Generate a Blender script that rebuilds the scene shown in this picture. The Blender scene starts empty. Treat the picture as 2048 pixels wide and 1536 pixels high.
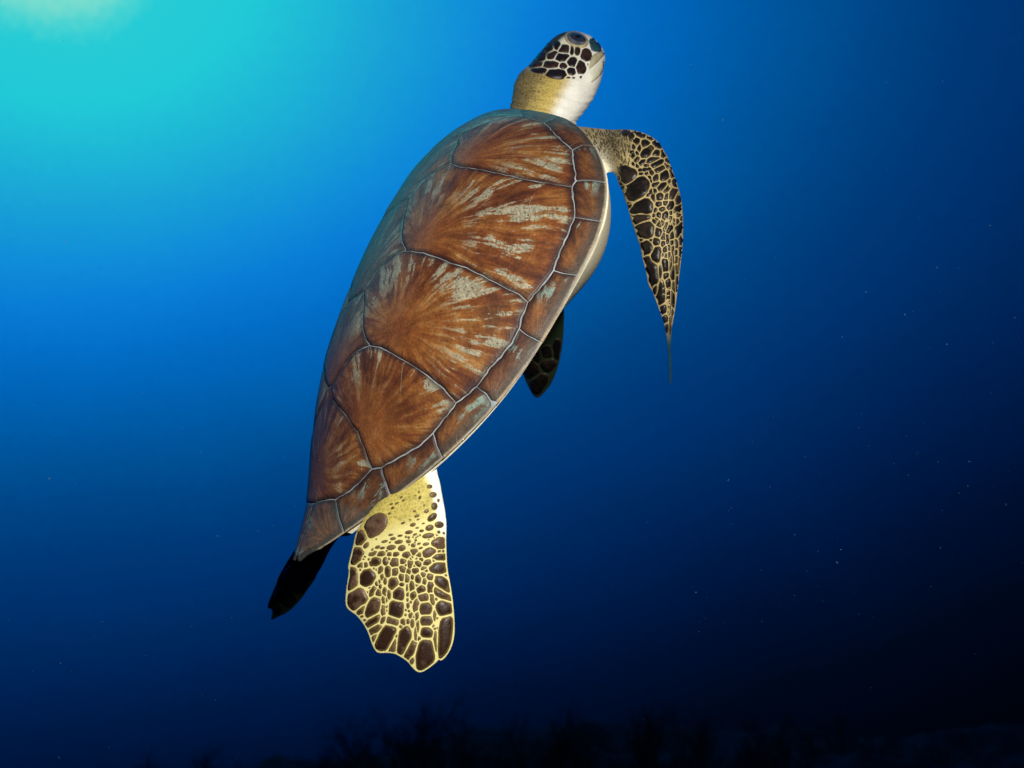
import bpy, bmesh, math, random
import numpy as np
from mathutils import Vector, Matrix, noise
from mathutils.bvhtree import BVHTree
from mathutils.geometry import delaunay_2d_cdt

random.seed(7)
rng = np.random.default_rng(7)
scene = bpy.context.scene
col = scene.collection
R = math.radians

# ------------------------------------------------------------------ camera
PITCH = R(6)
FPX = 1773.6                                   # focal length in pixels of a 2048 wide frame
cam_data = bpy.data.cameras.new("camera")
cam_data.sensor_width = 36
cam_data.lens = FPX / 2048 * 36
cam_data.clip_start = 0.05
cam_data.clip_end = 400
cam_data.dof.use_dof = True
cam_data.dof.focus_distance = 1.23
cam_data.dof.aperture_fstop = 4.0
cam = bpy.data.objects.new("camera", cam_data)
cam.rotation_euler = (R(90) + PITCH, 0, 0)
col.objects.link(cam)
scene.camera = cam

# ------------------------------------------------------------------ water light
SUN_AT = (-0.4253, 0.7726, 0.4713)             # the bright patch of surface, up and to the left
RAMP = [  # distance from the bright patch, colour of the water seen there (sRGB)
    (0.0, (150, 226, 212)), (0.038, (118, 220, 206)), (0.054, (72, 211, 210)), (0.070, (38, 203, 214)), (0.12, (33, 200, 214)),
    (0.168, (29, 180, 214)), (0.214, (24, 160, 214)), (0.262, (16, 142, 216)), (0.31, (9, 124, 214)),
    (0.358, (2, 109, 198)), (0.407, (0, 97, 178)), (0.455, (0, 84, 155)), (0.503, (0, 70, 135)),
    (0.55, (0, 58, 121)), (0.596, (0, 49, 109)), (0.64, (0, 41, 95)), (0.684, (0, 32, 81)),
    (0.726, (0, 24, 66)), (0.77, (0, 16, 49)), (0.83, (0, 8, 28)), (0.90, (0, 3, 12)), (1.0, (0, 0, 4))]


def lin(c):
    return tuple(((v / 255 + .055) / 1.055) ** 2.4 if v > 10 else v / 255 / 12.92 for v in c)


def water_colour(nt, direction):
    """node group body: colour of the in-scattered light for a direction socket"""
    N, Lk = nt.nodes, nt.links
    nrm = N.new("ShaderNodeVectorMath"); nrm.operation = 'NORMALIZE'
    Lk.new(direction, nrm.inputs[0])
    sub = N.new("ShaderNodeVectorMath"); sub.operation = 'SUBTRACT'
    Lk.new(nrm.outputs[0], sub.inputs[0]); sub.inputs[1].default_value = SUN_AT
    mul = N.new("ShaderNodeVectorMath"); mul.operation = 'MULTIPLY'
    Lk.new(sub.outputs[0], mul.inputs[0]); mul.inputs[1].default_value = (0.644, 0.853, 1)
    ln = N.new("ShaderNodeVectorMath"); ln.operation = 'LENGTH'
    Lk.new(mul.outputs[0], ln.inputs[0])
    no = N.new("ShaderNodeTexNoise"); no.inputs["Scale"].default_value = 120; no.inputs["Detail"].default_value = 3
    Lk.new(nrm.outputs[0], no.inputs["Vector"])
    n2 = N.new("ShaderNodeTexNoise"); n2.inputs["Scale"].default_value = 5; n2.inputs["Detail"].default_value = 4
    Lk.new(nrm.outputs[0], n2.inputs["Vector"])
    a = N.new("ShaderNodeMath"); a.operation = 'MULTIPLY_ADD'
    Lk.new(no.outputs["Fac"], a.inputs[0]); a.inputs[1].default_value = 0.022; a.inputs[2].default_value = -0.011
    a2 = N.new("ShaderNodeMath"); a2.operation = 'MULTIPLY_ADD'
    Lk.new(n2.outputs["Fac"], a2.inputs[0]); a2.inputs[1].default_value = 0.03; a2.inputs[2].default_value = -0.015
    s = N.new("ShaderNodeMath"); s.operation = 'ADD'
    Lk.new(a.outputs[0], s.inputs[0]); Lk.new(a2.outputs[0], s.inputs[1])
    s2 = N.new("ShaderNodeMath"); s2.operation = 'ADD'
    Lk.new(s.outputs[0], s2.inputs[0]); Lk.new(ln.outputs["Value"], s2.inputs[1])
    cr = N.new("ShaderNodeValToRGB")
    els = cr.color_ramp.elements
    while len(els) < len(RAMP):
        els.new(0.5)
    for e, (p, c) in zip(els, RAMP):
        e.position = p
    for e, (p, c) in zip(els, RAMP):
        e.color = (*lin(c), 1)
    Lk.new(s2.outputs[0], cr.inputs[0])
    return cr.outputs[0]


world = bpy.data.worlds.new("World")
scene.world = world
world.use_nodes = True
wn = world.node_tree
wn.nodes.clear()
geo = wn.nodes.new("ShaderNodeTexCoord")
wc = water_colour(wn, geo.outputs["Generated"])
bgn = wn.nodes.new("ShaderNodeBackground")
bgn.inputs["Strength"].default_value = 1.0
wn.links.new(wc, bgn.inputs["Color"])
# straight overhead the daylight sky looks in through the surface
sky = wn.nodes.new("ShaderNodeTexSky"); sky.sky_type = 'NISHITA'; sky.sun_disc = False
sky.sun_elevation = R(48); sky.sun_rotation = R(-29)
bg2 = wn.nodes.new("ShaderNodeBackground"); bg2.inputs["Strength"].default_value = 0.05
tint = wn.nodes.new("ShaderNodeMix"); tint.data_type = 'RGBA'; tint.blend_type = 'MULTIPLY'; tint.inputs[0].default_value = 1
wn.links.new(sky.outputs[0], tint.inputs[6]); tint.inputs[7].default_value = (0.08, 0.75, 0.85, 1)
wn.links.new(tint.outputs[2], bg2.inputs["Color"])
sep = wn.nodes.new("ShaderNodeSeparateXYZ"); wn.links.new(geo.outputs["Generated"], sep.inputs[0])
mr = wn.nodes.new("ShaderNodeMapRange"); mr.inputs[1].default_value = 0.72; mr.inputs[2].default_value = 0.98
wn.links.new(sep.outputs[2], mr.inputs[0])
mx = wn.nodes.new("ShaderNodeMixShader"); wo = wn.nodes.new("ShaderNodeOutputWorld")
wn.links.new(mr.outputs[0], mx.inputs[0]); wn.links.new(bgn.outputs[0], mx.inputs[1]); wn.links.new(bg2.outputs[0], mx.inputs[2])
wn.links.new(mx.outputs[0], wo.inputs[0])

# sun, filtered to cyan by the water above, from the bright patch
sd = bpy.data.lights.new("sun", 'SUN'); sd.energy = 5.0; sd.angle = R(12); sd.color = (0.04, 0.62, 0.75)
sun = bpy.data.objects.new("sun", sd); col.objects.link(sun)
sun.rotation_euler = Vector((-0.70, 0.32, 0.60)).to_track_quat('Z', 'Y').to_euler()
# the diver's strobe on its arm above the camera, the lamp whose light the photograph shows on the turtle
STROBE = Vector((0.20, -0.06, 0.31))
pd = bpy.data.lights.new("strobe", 'SPOT'); pd.energy = 112; pd.color = (1.0, 0.95, 0.87)
pd.shadow_soft_size = 0.045; pd.spot_size = R(95); pd.spot_blend = 0.6
strobe = bpy.data.objects.new("strobe", pd); col.objects.link(strobe)
strobe.location = STROBE
strobe.rotation_euler = (STROBE - Vector((-0.02, 1.25, 0.12))).to_track_quat('Z', 'Y').to_euler()

scene.view_settings.view_transform = 'Standard'
scene.view_settings.look = 'None'
scene.view_settings.exposure = 0
scene.view_settings.gamma = 1
scene.view_settings.use_curve_mapping = False
scene.cycles.use_denoising = True
scene.cycles.max_bounces = 4

# ------------------------------------------------------------------ helpers
CP, SP = math.cos(PITCH), math.sin(PITCH)
CW = np.array([[1, 0, 0], [0, -SP, CP], [0, CP, SP]])   # camera axes (right, up, forward) -> world columns


def tow(p):
    return np.asarray(p, float) @ CW.T


def ray(p):
    """world direction through a point of the 2048 px photograph (unit forward component)"""
    p = np.asarray(p, float)
    return tow(np.stack([(p[..., 0] - 1024) / FPX, (768 - p[..., 1]) / FPX, np.ones(p.shape[:-1])], -1))


def at(x, y, depth):
    return ray(np.array([x, y], float)) * depth


def make(name, verts, faces, mat=None, parent=None, smooth=True, link=True):
    me = bpy.data.meshes.new(name)
    me.from_pydata([tuple(map(float, v)) for v in verts], [], [tuple(map(int, f)) for f in faces])
    me.update()
    if smooth:
        me.polygons.foreach_set("use_smooth", [True] * len(me.polygons))
    if mat:
        me.materials.append(mat)
    o = bpy.data.objects.new(name, me)
    if link:
        col.objects.link(o)
    if parent:
        o.parent = parent
    return o


def fattr(me, name, vals):
    a = me.attributes.new(name, 'FLOAT', 'POINT')
    a.data.foreach_set("value", np.asarray(vals, np.float32))


def vattr(me, name, vals):
    a = me.attributes.new(name, 'FLOAT_VECTOR', 'POINT')
    a.data.foreach_set("vector", np.asarray(vals, np.float32).ravel())


def cattr(me, name, vals):
    a = me.attributes.new(name, 'FLOAT_COLOR', 'POINT')
    a.data.foreach_set("color", np.asarray(vals, np.float32).ravel())


def csp(x, xp, yp):
    x = np.clip(x, xp[0], xp[-1]); n = len(xp); dx = xp[1] - xp[0]
    i = np.clip(((x - xp[0]) / dx).astype(int), 0, n - 2); t = (x - xp[0]) / dx - i
    g = lambda k: yp[np.clip(k, 0, n - 1)]
    p1, p2 = g(i), g(i + 1)
    p0 = np.where(i > 0, g(i - 1), 2 * p1 - p2); p3 = np.where(i < n - 2, g(i + 2), 2 * p2 - p1)
    return .5 * (2 * p1 + (p2 - p0) * t + (2 * p0 - 5 * p1 + 4 * p2 - p3) * t * t + (3 * p1 - p0 - 3 * p2 + p3) * t ** 3)


def resample(poly, step, closed=True):
    P = np.asarray(poly, float)
    if closed:
        P = np.vstack([P, P[:1]])
    out = []
    for a, b in zip(P[:-1], P[1:]):
        n = max(1, int(round(np.linalg.norm(b - a) / step)))
        for k in range(n):
            out.append(a + (b - a) * k / n)
    if not closed:
        out.append(P[-1])
    return np.array(out)


def smooth_poly(P, it=1):
    P = np.asarray(P, float)
    for _ in range(it):
        P = np.stack([P * .75 + np.roll(P, -1, 0) * .25, P * .25 + np.roll(P, -1, 0) * .75], 1).reshape(-1, P.shape[1])
    return P


def seg_dist(q, poly):
    """distance of points q (n,2) to closed polygon poly (m,2)"""
    a = poly; b = np.roll(poly, -1, 0); d = b - a
    l2 = (d ** 2).sum(1) + 1e-12
    out = np.full(len(q), 1e9)
    for i in range(len(a)):
        t = np.clip(((q - a[i]) @ d[i]) / l2[i], 0, 1)
        out = np.minimum(out, np.hypot(*(q - a[i] - t[:, None] * d[i]).T))
    return out


def inside(q, poly):
    x, y = q[:, 0], q[:, 1]
    c = np.zeros(len(q), bool)
    a = poly; b = np.roll(poly, -1, 0)
    for (x0, y0), (x1, y1) in zip(a, b):
        if y0 == y1:
            continue
        m = ((y0 > y) != (y1 > y)) & (x < (x1 - x0) * (y - y0) / (y1 - y0) + x0)
        c ^= m
    return c


def inset(poly, g):
    """move the vertices of a closed polygon g inwards"""
    P = np.asarray(poly, float)
    area = 0.5 * np.sum(P[:, 0] * np.roll(P[:, 1], -1) - np.roll(P[:, 0], -1) * P[:, 1])
    d1 = P - np.roll(P, 1, 0); d2 = np.roll(P, -1, 0) - P
    d1 /= np.linalg.norm(d1, axis=1)[:, None] + 1e-12; d2 /= np.linalg.norm(d2, axis=1)[:, None] + 1e-12
    n1 = np.stack([-d1[:, 1], d1[:, 0]], 1); n2 = np.stack([-d2[:, 1], d2[:, 0]], 1)
    n = (n1 + n2) / np.maximum(1 + (n1 * n2).sum(1), .45)[:, None]     # mitred corners
    if area < 0:
        n = -n
    return P + n * g


def fill(poly, step, ring=None):
    """triangulate a polygon with inner points; returns pts, tris, number of boundary points"""
    poly = np.asarray(poly, float)
    lo, hi = poly.min(0), poly.max(0)
    gx = np.arange(lo[0], hi[0] + step, step); gy = np.arange(lo[1], hi[1] + step * .87, step * .87)
    G = []
    for j, y in enumerate(gy):
        for x in gx:
            G.append((x + (j % 2) * step * .5, y))
    G = np.array(G)
    G = G[inside(G, poly)]
    if len(G):
        dd = seg_dist(G, poly)
        G = G[dd > (step * .55 if ring is None else max(step * .5, ring * 1.6))]
    pts = [poly]
    if ring:
        r = inset(poly, ring)
        ok = inside(r, poly)
        r = r[ok]
        if len(r):
            r = r[seg_dist(r, poly) > ring * .7]
            pts.append(r)
    if len(G):
        pts.append(G)
    P = np.vstack(pts)
    n = len(poly)
    v, e, f, _, _, _ = delaunay_2d_cdt([Vector(p) for p in P], [], [list(range(n))], 1, 1e-7)
    v = np.array([tuple(p) for p in v])
    return v, [tuple(t) for t in f]


# ------------------------------------------------------------------ material helpers
def new_mat(name):
    m = bpy.data.materials.new(name); m.use_nodes = True
    nt = m.node_tree; nt.nodes.clear()
    out = nt.nodes.new("ShaderNodeOutputMaterial")
    b = nt.nodes.new("ShaderNodeBsdfPrincipled")
    nt.links.new(b.outputs[0], out.inputs[0])
    b.inputs["Specular IOR Level"].default_value = 0.2
    return m, nt, b


class G:
    """tiny node builder"""
    def __init__(s, nt): s.nt = nt
    def n(s, t, **k):
        x = s.nt.nodes.new(t)
        for a, v in k.items(): setattr(x, a, v)
        return x
    def put(s, sock, v):
        if hasattr(v, "is_linked") or isinstance(v, bpy.types.NodeSocket): s.nt.links.new(v, sock)
        else: sock.default_value = v
    def math(s, op, a, b=0.0, c=0.0, clamp=False):
        x = s.n("ShaderNodeMath", operation=op, use_clamp=clamp)
        s.put(x.inputs[0], a); s.put(x.inputs[1], b); s.put(x.inputs[2], c); return x.outputs[0]
    def vmath(s, op, a, b=(0, 0, 0)):
        x = s.n("ShaderNodeVectorMath", operation=op); s.put(x.inputs[0], a); s.put(x.inputs[1], b); return x
    def noise(s, vec, scale, detail=3, rough=.55, dist=0.0):
        x = s.n("ShaderNodeTexNoise"); s.put(x.inputs["Vector"], vec)
        x.inputs["Scale"].default_value = scale; x.inputs["Detail"].default_value = detail
        x.inputs["Roughness"].default_value = rough; x.inputs["Distortion"].default_value = dist
        return x.outputs["Fac"]
    def voro(s, vec, scale, feature='F1', rnd=1.0):
        x = s.n("ShaderNodeTexVoronoi", feature=feature); s.put(x.inputs["Vector"], vec)
        x.inputs["Scale"].default_value = scale; x.inputs["Randomness"].default_value = rnd
        return x.outputs["Distance"]
    def step(s, v, a, b, o0=0.0, o1=1.0):
        x = s.n("ShaderNodeMapRange", interpolation_type='SMOOTHSTEP'); s.put(x.inputs[0], v)
        s.put(x.inputs[1], a); s.put(x.inputs[2], b); s.put(x.inputs[3], o0); s.put(x.inputs[4], o1); return x.outputs[0]
    def mix(s, f, a, b, mode='MIX'):
        x = s.n("ShaderNodeMix", data_type='RGBA', blend_type=mode)
        s.put(x.inputs[0], f)
        s.put(x.inputs[6], (*a, 1) if isinstance(a, tuple) and len(a) == 3 else a)
        s.put(x.inputs[7], (*b, 1) if isinstance(b, tuple) and len(b) == 3 else b)
        return x.outputs[2]
    def ramp(s, f, stops):
        x = s.n("ShaderNodeValToRGB"); e = x.color_ramp.elements
        while len(e) < len(stops): e.new(.5)
        for q, (p, c) in zip(e, stops): q.position = p
        for q, (p, c) in zip(e, stops): q.color = (*c, 1)
        s.put(x.inputs[0], f); return x.outputs[0]
    def attr(s, name):
        return s.n("ShaderNodeAttribute", attribute_name=name)
    def bump(s, h, strength, dist):
        x = s.n("ShaderNodeBump"); x.inputs["Strength"].default_value = strength; x.inputs["Distance"].default_value = dist
        s.put(x.inputs["Height"], h); return x.outputs[0]


def scute_material(name, marginal=False):
    m, nt, b = new_mat(name); g = G(nt)
    a = g.attr("ray").outputs["Vector"]             # metres from the growth centre, z = random seed
    edge = g.attr("edge").outputs["Fac"]
    sp = g.n("ShaderNodeSeparateXYZ"); g.put(sp.inputs[0], a)
    flat = g.n("ShaderNodeCombineXYZ"); g.put(flat.inputs[0], sp.outputs[0]); g.put(flat.inputs[1], sp.outputs[1])
    r = g.vmath('LENGTH', flat.outputs[0]).outputs["Value"]
    # wobble so that the rays are not ruler straight
    wv = g.n("ShaderNodeTexNoise"); g.put(wv.inputs["Vector"], a); wv.inputs["Scale"].default_value = 14; wv.inputs["Detail"].default_value = 3
    wob = g.vmath('SCALE', g.vmath('SUBTRACT', wv.outputs["Color"], (.5, .5, .5)).outputs[0]); wob.inputs[3].default_value = .022
    pos = g.vmath('ADD', flat.outputs[0], wob.outputs[0]).outputs[0]
    d = g.vmath('NORMALIZE', pos).outputs[0]
    sd = g.n("ShaderNodeSeparateXYZ"); g.put(sd.inputs[0], d)
    def polar(k, rr):
        c = g.n("ShaderNodeCombineXYZ")
        g.put(c.inputs[0], g.math('MULTIPLY_ADD', sd.outputs[0], k, sp.outputs[2]))
        g.put(c.inputs[1], g.math('MULTIPLY', sd.outputs[1], k))
        g.put(c.inputs[2], g.math('MULTIPLY', r, rr)); return c.outputs[0]
    s1 = g.noise(polar(3.2, 7), 1, 4, .6)           # broad rays
    s2 = g.noise(polar(9, 14), 1, 5, .65)           # fine rays
    s3 = g.noise(polar(26, 20), 1, 3, .6)
    blot = g.noise(a, 22, 4, .6)
    grain = g.noise(a, 350, 3, .6)
    far = g.step(r, .015, .10 if not marginal else .06)
    mot = g.noise(a, 48, 5, .65)
    mid = g.math('ADD', g.math('MULTIPLY', s1, .46), g.math('ADD', g.math('MULTIPLY', s2, .32), g.math('MULTIPLY', mot, .22)))
    base = g.ramp(mid, [(.34, (.035, .012, .007)), (.43, (.090, .028, .011)), (.48, (.150, .050, .015)),
                        (.52, (.20, .080, .020)), (.565, (.27, .135, .042)), (.66, (.28, .19, .085))])
    centre = g.ramp(blot, [(.3, (.115, .034, .011)), (.5, (.20, .066, .016)), (.75, (.19, .085, .026))])
    c = g.mix(g.step(r, .0, .075), centre, base)
    if marginal:
        mb = g.ramp(g.noise(polar(5, 30), 1, 4, .6), [(.3, (.030, .014, .012)), (.5, (.105, .043, .017)), (.62, (.165, .074, .023)), (.8, (.13, .085, .05))])
        c = g.mix(.75, c, mb)
    dark = g.math('MULTIPLY', g.step(s3, .52, .64), .45)
    c = g.mix(g.math('MULTIPLY', dark, far), c, (.045, .014, .010))
    # dusky smudges
    c = g.mix(g.math('MULTIPLY', g.step(g.noise(a, 13, 4, .65), .56, .70), .65), c, (.050, .022, .014))
    # pale worn streaks with fine cracks
    pm = g.math('ADD', g.math('MULTIPLY', s2, .55), g.math('ADD', g.math('MULTIPLY', blot, .32), g.math('MULTIPLY', s1, .2)))
    pm = g.math('ADD', pm, g.math('MULTIPLY', g.math('SUBTRACT', mot, .5), .16))
    pale = g.step(pm, .556, .588)
    pale = g.math('MULTIPLY', pale, g.step(r, .045, .10) if not marginal else g.step(r, .035, .07))
    big = g.vmath('SCALE', wob.outputs[0]); big.inputs[3].default_value = 1.0
    crack = g.step(g.math('ABSOLUTE', g.math('SUBTRACT', g.noise(g.vmath('ADD', a, (3.1, 1.7, 0)).outputs[0], 130, 2, .5, .8), .5)), .006, .022)
    palec = g.mix(g.step(crack, 0, 1), (.07, .040, .022), (.30, .31, .23) if not marginal else (.20, .30, .26))
    c = g.mix(g.math('MULTIPLY', pale, .85), c, palec)
    # growth rings, thin wavy lines
    rr = g.math('ADD', r, g.math('MULTIPLY', g.noise(a, 60, 3, .6), .010))
    ring = g.math('SINE', g.math('MULTIPLY', rr, 1350.0))
    ringm = g.math('MULTIPLY', g.step(ring, .55, .95), g.math('MULTIPLY', g.step(r, .06, .12), g.step(g.noise(a, 30, 2), .45, .6)))
    c = g.mix(g.math('MULTIPLY', ringm, .12 if marginal else .42), c, (.06, .022, .012))
    # dark band along the seams
    ed = g.step(g.math('ADD', edge, g.math('MULTIPLY', g.math('SUBTRACT', s2, .5), .010)), .0008, .0085, .80, 0.0)
    c = g.mix(ed, c, (.022, .010, .012))
    # cyan ambient light painted on, strongest along the middle and front of the back
    teal_light = g.attr("teal_light").outputs["Fac"]
    c = g.mix(g.math('MULTIPLY', teal_light, g.step(g.math('ADD', g.math('MULTIPLY', s2, .6), g.math('MULTIPLY', blot, .4)), .36, .56, .45, 1.0)), c, (.050, .265, .315))
    if marginal:
        rimd = g.attr("rim").outputs["Fac"]
        c = g.mix(g.step(g.math('ADD', rimd, g.math('MULTIPLY', g.math('SUBTRACT', blot, .5), .008)), .004, .016, .5, 0.0), c, (.060, .062, .052))
        c = g.mix(g.step(rimd, .0004, .0026, 1.0, 0.0), c, (.34, .27, .17))
    c = g.mix(.5, c, g.mix(1, c, g.ramp(grain, [(.3, (.5, .5, .5)), (.7, (1.45, 1.45, 1.45))]), 'MULTIPLY'))
    c = g.mix(.45, c, g.mix(1, c, g.ramp(g.noise(a, 85, 4, .65), [(.35, (.55, .55, .6)), (.65, (1.35, 1.3, 1.25))]), 'MULTIPLY'))
    # fine scratches running off at odd angles
    rot = g.n("ShaderNodeMapping"); g.put(rot.inputs[0], a); rot.inputs[2].default_value = (0, 0, .8); rot.inputs[3].default_value = (18, 420, 1)
    scr = g.step(g.noise(rot.outputs[0], 1, 2), .70, .74)
    c = g.mix(g.math('MULTIPLY', scr, .35), c, (.30, .27, .20))
    g.put(b.inputs["Base Color"], c)
    b.inputs["Roughness"].default_value = .5
    b.inputs["Specular IOR Level"].default_value = .3
    h = g.math('ADD', g.math('MULTIPLY', s2, .5), g.math('ADD', g.math('MULTIPLY', grain, .25), g.math('MULTIPLY', ring, .0 if marginal else .02)))
    g.put(b.inputs["Normal"], g.bump(h, .4, .004))
    return m


def skin_material():
    m, nt, b = new_mat("turtle skin"); g = G(nt)
    at_ = g.attr("pigment"); colr = at_.outputs["Color"]; sc = at_.outputs["Alpha"]
    tc = g.n("ShaderNodeTexCoord").outputs["Object"]
    wn_ = g.n("ShaderNodeTexNoise"); g.put(wn_.inputs["Vector"], tc); wn_.inputs["Scale"].default_value = 60
    wob = g.vmath('SCALE', wn_.outputs["Color"]); wob.inputs[3].default_value = .006
    p = g.vmath('ADD', tc, wob.outputs[0]).outputs[0]
    v = g.voro(p, 210, 'DISTANCE_TO_EDGE')
    cell = g.step(v, .05, .22)
    n1 = g.noise(tc, 30, 4); n2 = g.noise(tc, 400, 3)
    c = g.mix(g.math('MULTIPLY', cell, sc), colr, g.mix(1, colr, (.16, .12, .10), 'MULTIPLY'))
    c = g.mix(.5, c, g.mix(1, c, g.ramp(n1, [(.3, (.80, .79, .76)), (.7, (1.12, 1.12, 1.13))]), 'MULTIPLY'))
    c = g.mix(g.math('MULTIPLY_ADD', sc, .4, .12), c, g.mix(1, c, g.ramp(n2, [(.3, (.6, .6, .6)), (.7, (1.3, 1.3, 1.3))]), 'MULTIPLY'))
    # creases: long wavy folds in the skin
    mp = g.n("ShaderNodeMapping"); g.put(mp.inputs[0], p); mp.inputs[2].default_value = (.3, .75, .2); mp.inputs[3].default_value = (30, 60, 170)
    cre = g.noise(mp.outputs[0], 1, 3, .6)
    c = g.mix(g.math('MULTIPLY', g.step(cre, .56, .66), g.math('MULTIPLY_ADD', sc, .55, .10)), c, g.mix(1, c, (.40, .36, .30), 'MULTIPLY'))
    g.put(b.inputs["Base Color"], c)
    b.inputs["Roughness"].default_value = .55
    b.inputs["Subsurface Weight"].default_value = 0.0
    h = g.math('ADD', g.math('MULTIPLY', cell, g.math('MULTIPLY_ADD', sc, .6, .12)), g.math('MULTIPLY', cre, -.7))
    g.put(b.inputs["Normal"], g.bump(h, .5, .0016))
    return m


def scale_material(name, dark, light, rim, clear=.12, edge_w=.0016):
    """horny scale: dark, a lighter smoky middle, translucent warm rim"""
    m, nt, b = new_mat(name); g = G(nt)
    edge = g.attr("edge").outputs["Fac"]
    rnd = g.n("ShaderNodeObjectInfo").outputs["Random"]
    rv = g.attr("seed").outputs["Fac"]
    tc = g.n("ShaderNodeTexCoord").outputs["Object"]
    n1 = g.noise(tc, 75, 4, .6); n2 = g.noise(tc, 420, 3)
    f = g.math('MULTIPLY', g.step(g.math('ADD', n1, g.math('MULTIPLY', g.math('SUBTRACT', rv, .5), .35)), .42, .68), 1.0)
    c = g.mix(f, dark, light)
    c = g.mix(g.step(g.math('ADD', edge, g.math('MULTIPLY', g.math('SUBTRACT', n1, .5), .0025)), .0002, edge_w, .85, 0.0), c, rim)
    c = g.mix(.5, c, g.mix(1, c, g.ramp(n2, [(.3, (.6, .6, .6)), (.7, (1.35, 1.35, 1.35))]), 'MULTIPLY'))
    g.put(b.inputs["Base Color"], c)
    b.inputs["Roughness"].default_value = .38
    b.inputs["Specular IOR Level"].default_value = .25
    g.put(b.inputs["Normal"], g.bump(g.math('ADD', n2, g.math('MULTIPLY', n1, .8)), .25, .0015))
    return m


def plain(name, c1, c2, scale=40, rough=.5, bump=.3, dist=.002, spec=.2):
    m, nt, b = new_mat(name); g = G(nt)
    tc = g.n("ShaderNodeTexCoord").outputs["Object"]
    n1 = g.noise(tc, scale, 5, .6)
    g.put(b.inputs["Base Color"], g.ramp(n1, [(.35, c1), (.65, c2)]))
    b.inputs["Roughness"].default_value = rough
    b.inputs["Specular IOR Level"].default_value = spec
    g.put(b.inputs["Normal"], g.bump(n1, bump, dist))
    return m


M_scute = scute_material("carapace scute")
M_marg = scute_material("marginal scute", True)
M_seam = plain("seam", (.13, .17, .19), (.32, .37, .39), 45)
M_rim = plain("cream rim", (.26, .20, .12), (.46, .38, .26), 60)
M_skin = skin_material()
M_scale_front = scale_material("front flipper scale", (.006, .005, .005), (.020, .014, .011), (.060, .042, .020))
M_granule = scale_material("shoulder granule", (.035, .028, .016), (.075, .058, .032), (.09, .07, .035))
M_scale_rear = scale_material("rear flipper scale", (.026, .012, .007), (.105, .062, .040), (.17, .12, .040), edge_w=.0034)
M_scale_head = scale_material("head scale", (.010, .007, .012), (.035, .018, .015), (.05, .035, .020))
M_beak = plain("horny beak", (.34, .32, .20), (.48, .45, .30), 70, .4)
M_jaw = plain("lower jaw", (.60, .60, .46), (.70, .70, .56), 70, .4)
M_lid = plain("eyelid", (.26, .22, .11), (.50, .45, .27), 120, .5)
M_eye = plain("iris", (.010, .014, .028), (.030, .035, .060), 300, .07, .0, .001, 1.0)
M_ering = plain("eye rim", (.04, .05, .075), (.12, .13, .17), 90, .3)
M_pupil = plain("pupil", (.001, .001, .002), (.002, .002, .003), 50, .05, 0, .001, .6)
M_blue = plain("prefrontal scale", (.012, .040, .055), (.030, .085, .11), 120, .4)

# ------------------------------------------------------------------ turtle frame and shell shape
SHELL_C = np.array([-0.13729, 0.10572, 1.35])      # camera axes
SHELL_L = 0.80852
SHELL_M = np.array([[0.35162, 0.51192, -0.78378], [0.85693, 0.16106, 0.48963], [0.37689, -0.8438, -0.38204]])
W_N = np.array([0.0281, 0.1481, 0.2499, 0.3189, 0.3674, 0.3935, 0.4053, 0.3827, 0.3198, 0.2089, 0.0082])
H_N = np.array([0.0165, 0.0319, 0.0663, 0.0974, 0.1198, 0.13, 0.1373, 0.1364, 0.1262, 0.0897, 0.0257])
D_N = np.array([-0.0121, 0.0243, 0.054, 0.0734, 0.0808, 0.0826, 0.0829, 0.074, 0.0544, 0.023, -0.0123])
NA = np.linspace(-.5, .5, 11)
P_DOME = 2.2
AX = tow(SHELL_M.T)                              # rows: forward, right, dorsal in world axes
C_W = tow(SHELL_C)


def width(a):
    return np.maximum(csp(np.asarray(a, float), NA, W_N), .004)


def rimz(a):
    return -csp(np.asarray(a, float), NA, D_N)


def dome(a, x):
    """height of the carapace above the shell plane; a along, x across, all in shell lengths"""
    a = np.asarray(a, float); x = np.asarray(x, float)
    u = np.minimum(abs(x) / width(a), 1.0)
    H = csp(a, NA, H_N); Z = rimz(a)
    return Z + (H - Z) * (1 - u ** P_DOME)


def loc(a, x, z):
    """turtle coordinates (shell lengths) -> world"""
    q = np.stack(np.broadcast_arrays(np.asarray(a, float), np.asarray(x, float), np.asarray(z, float)), -1)
    return C_W + SHELL_L * (q @ AX)


def dome_w(q, lift=0.0):
    """plan points (n,2) -> world points on the dome lifted along the normal (metres) and normals"""
    q = np.asarray(q, float); e = 2e-3
    a, x = q[:, 0], q[:, 1]
    p = loc(a, x, dome(a, x))
    da = (dome(a + e, x) - dome(a - e, x)) / (2 * e)
    W = width(a); xs = np.clip(x, -W * .995, W * .995)
    dx = (dome(a, xs + e) - dome(a, xs - e)) / (2 * e)
    dx = np.clip(dx, -1.6, 1.6); da = np.clip(da, -1.2, 1.2)
    n = np.stack([-da, -dx, np.ones(len(q))], -1); n /= np.linalg.norm(n, axis=1)[:, None]
    n = n @ AX
    return p + n * np.asarray(lift).reshape(-1, 1), n


def unproject(pts):
    """points of the photograph -> plan coordinates on the near side of the dome"""
    out = []
    for p in pts:
        d = ray(np.array(p, float))
        t = np.linspace(.9, 1.8, 3000)
        X = (d[None] * t[:, None] - C_W) / SHELL_L @ AX.T
        a, x, z = X.T
        ok = (abs(a) < .52) & (abs(x) <= width(a)) & (z <= dome(a, x))
        if ok.any():
            k = np.argmax(ok)
        else:
            k = np.argmin(np.where(abs(a) < .52, (z - dome(a, x)) + 3 * np.maximum(abs(x) - width(a), 0), 9))
        out.append((a[k], x[k]))
    return np.array(out)


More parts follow.
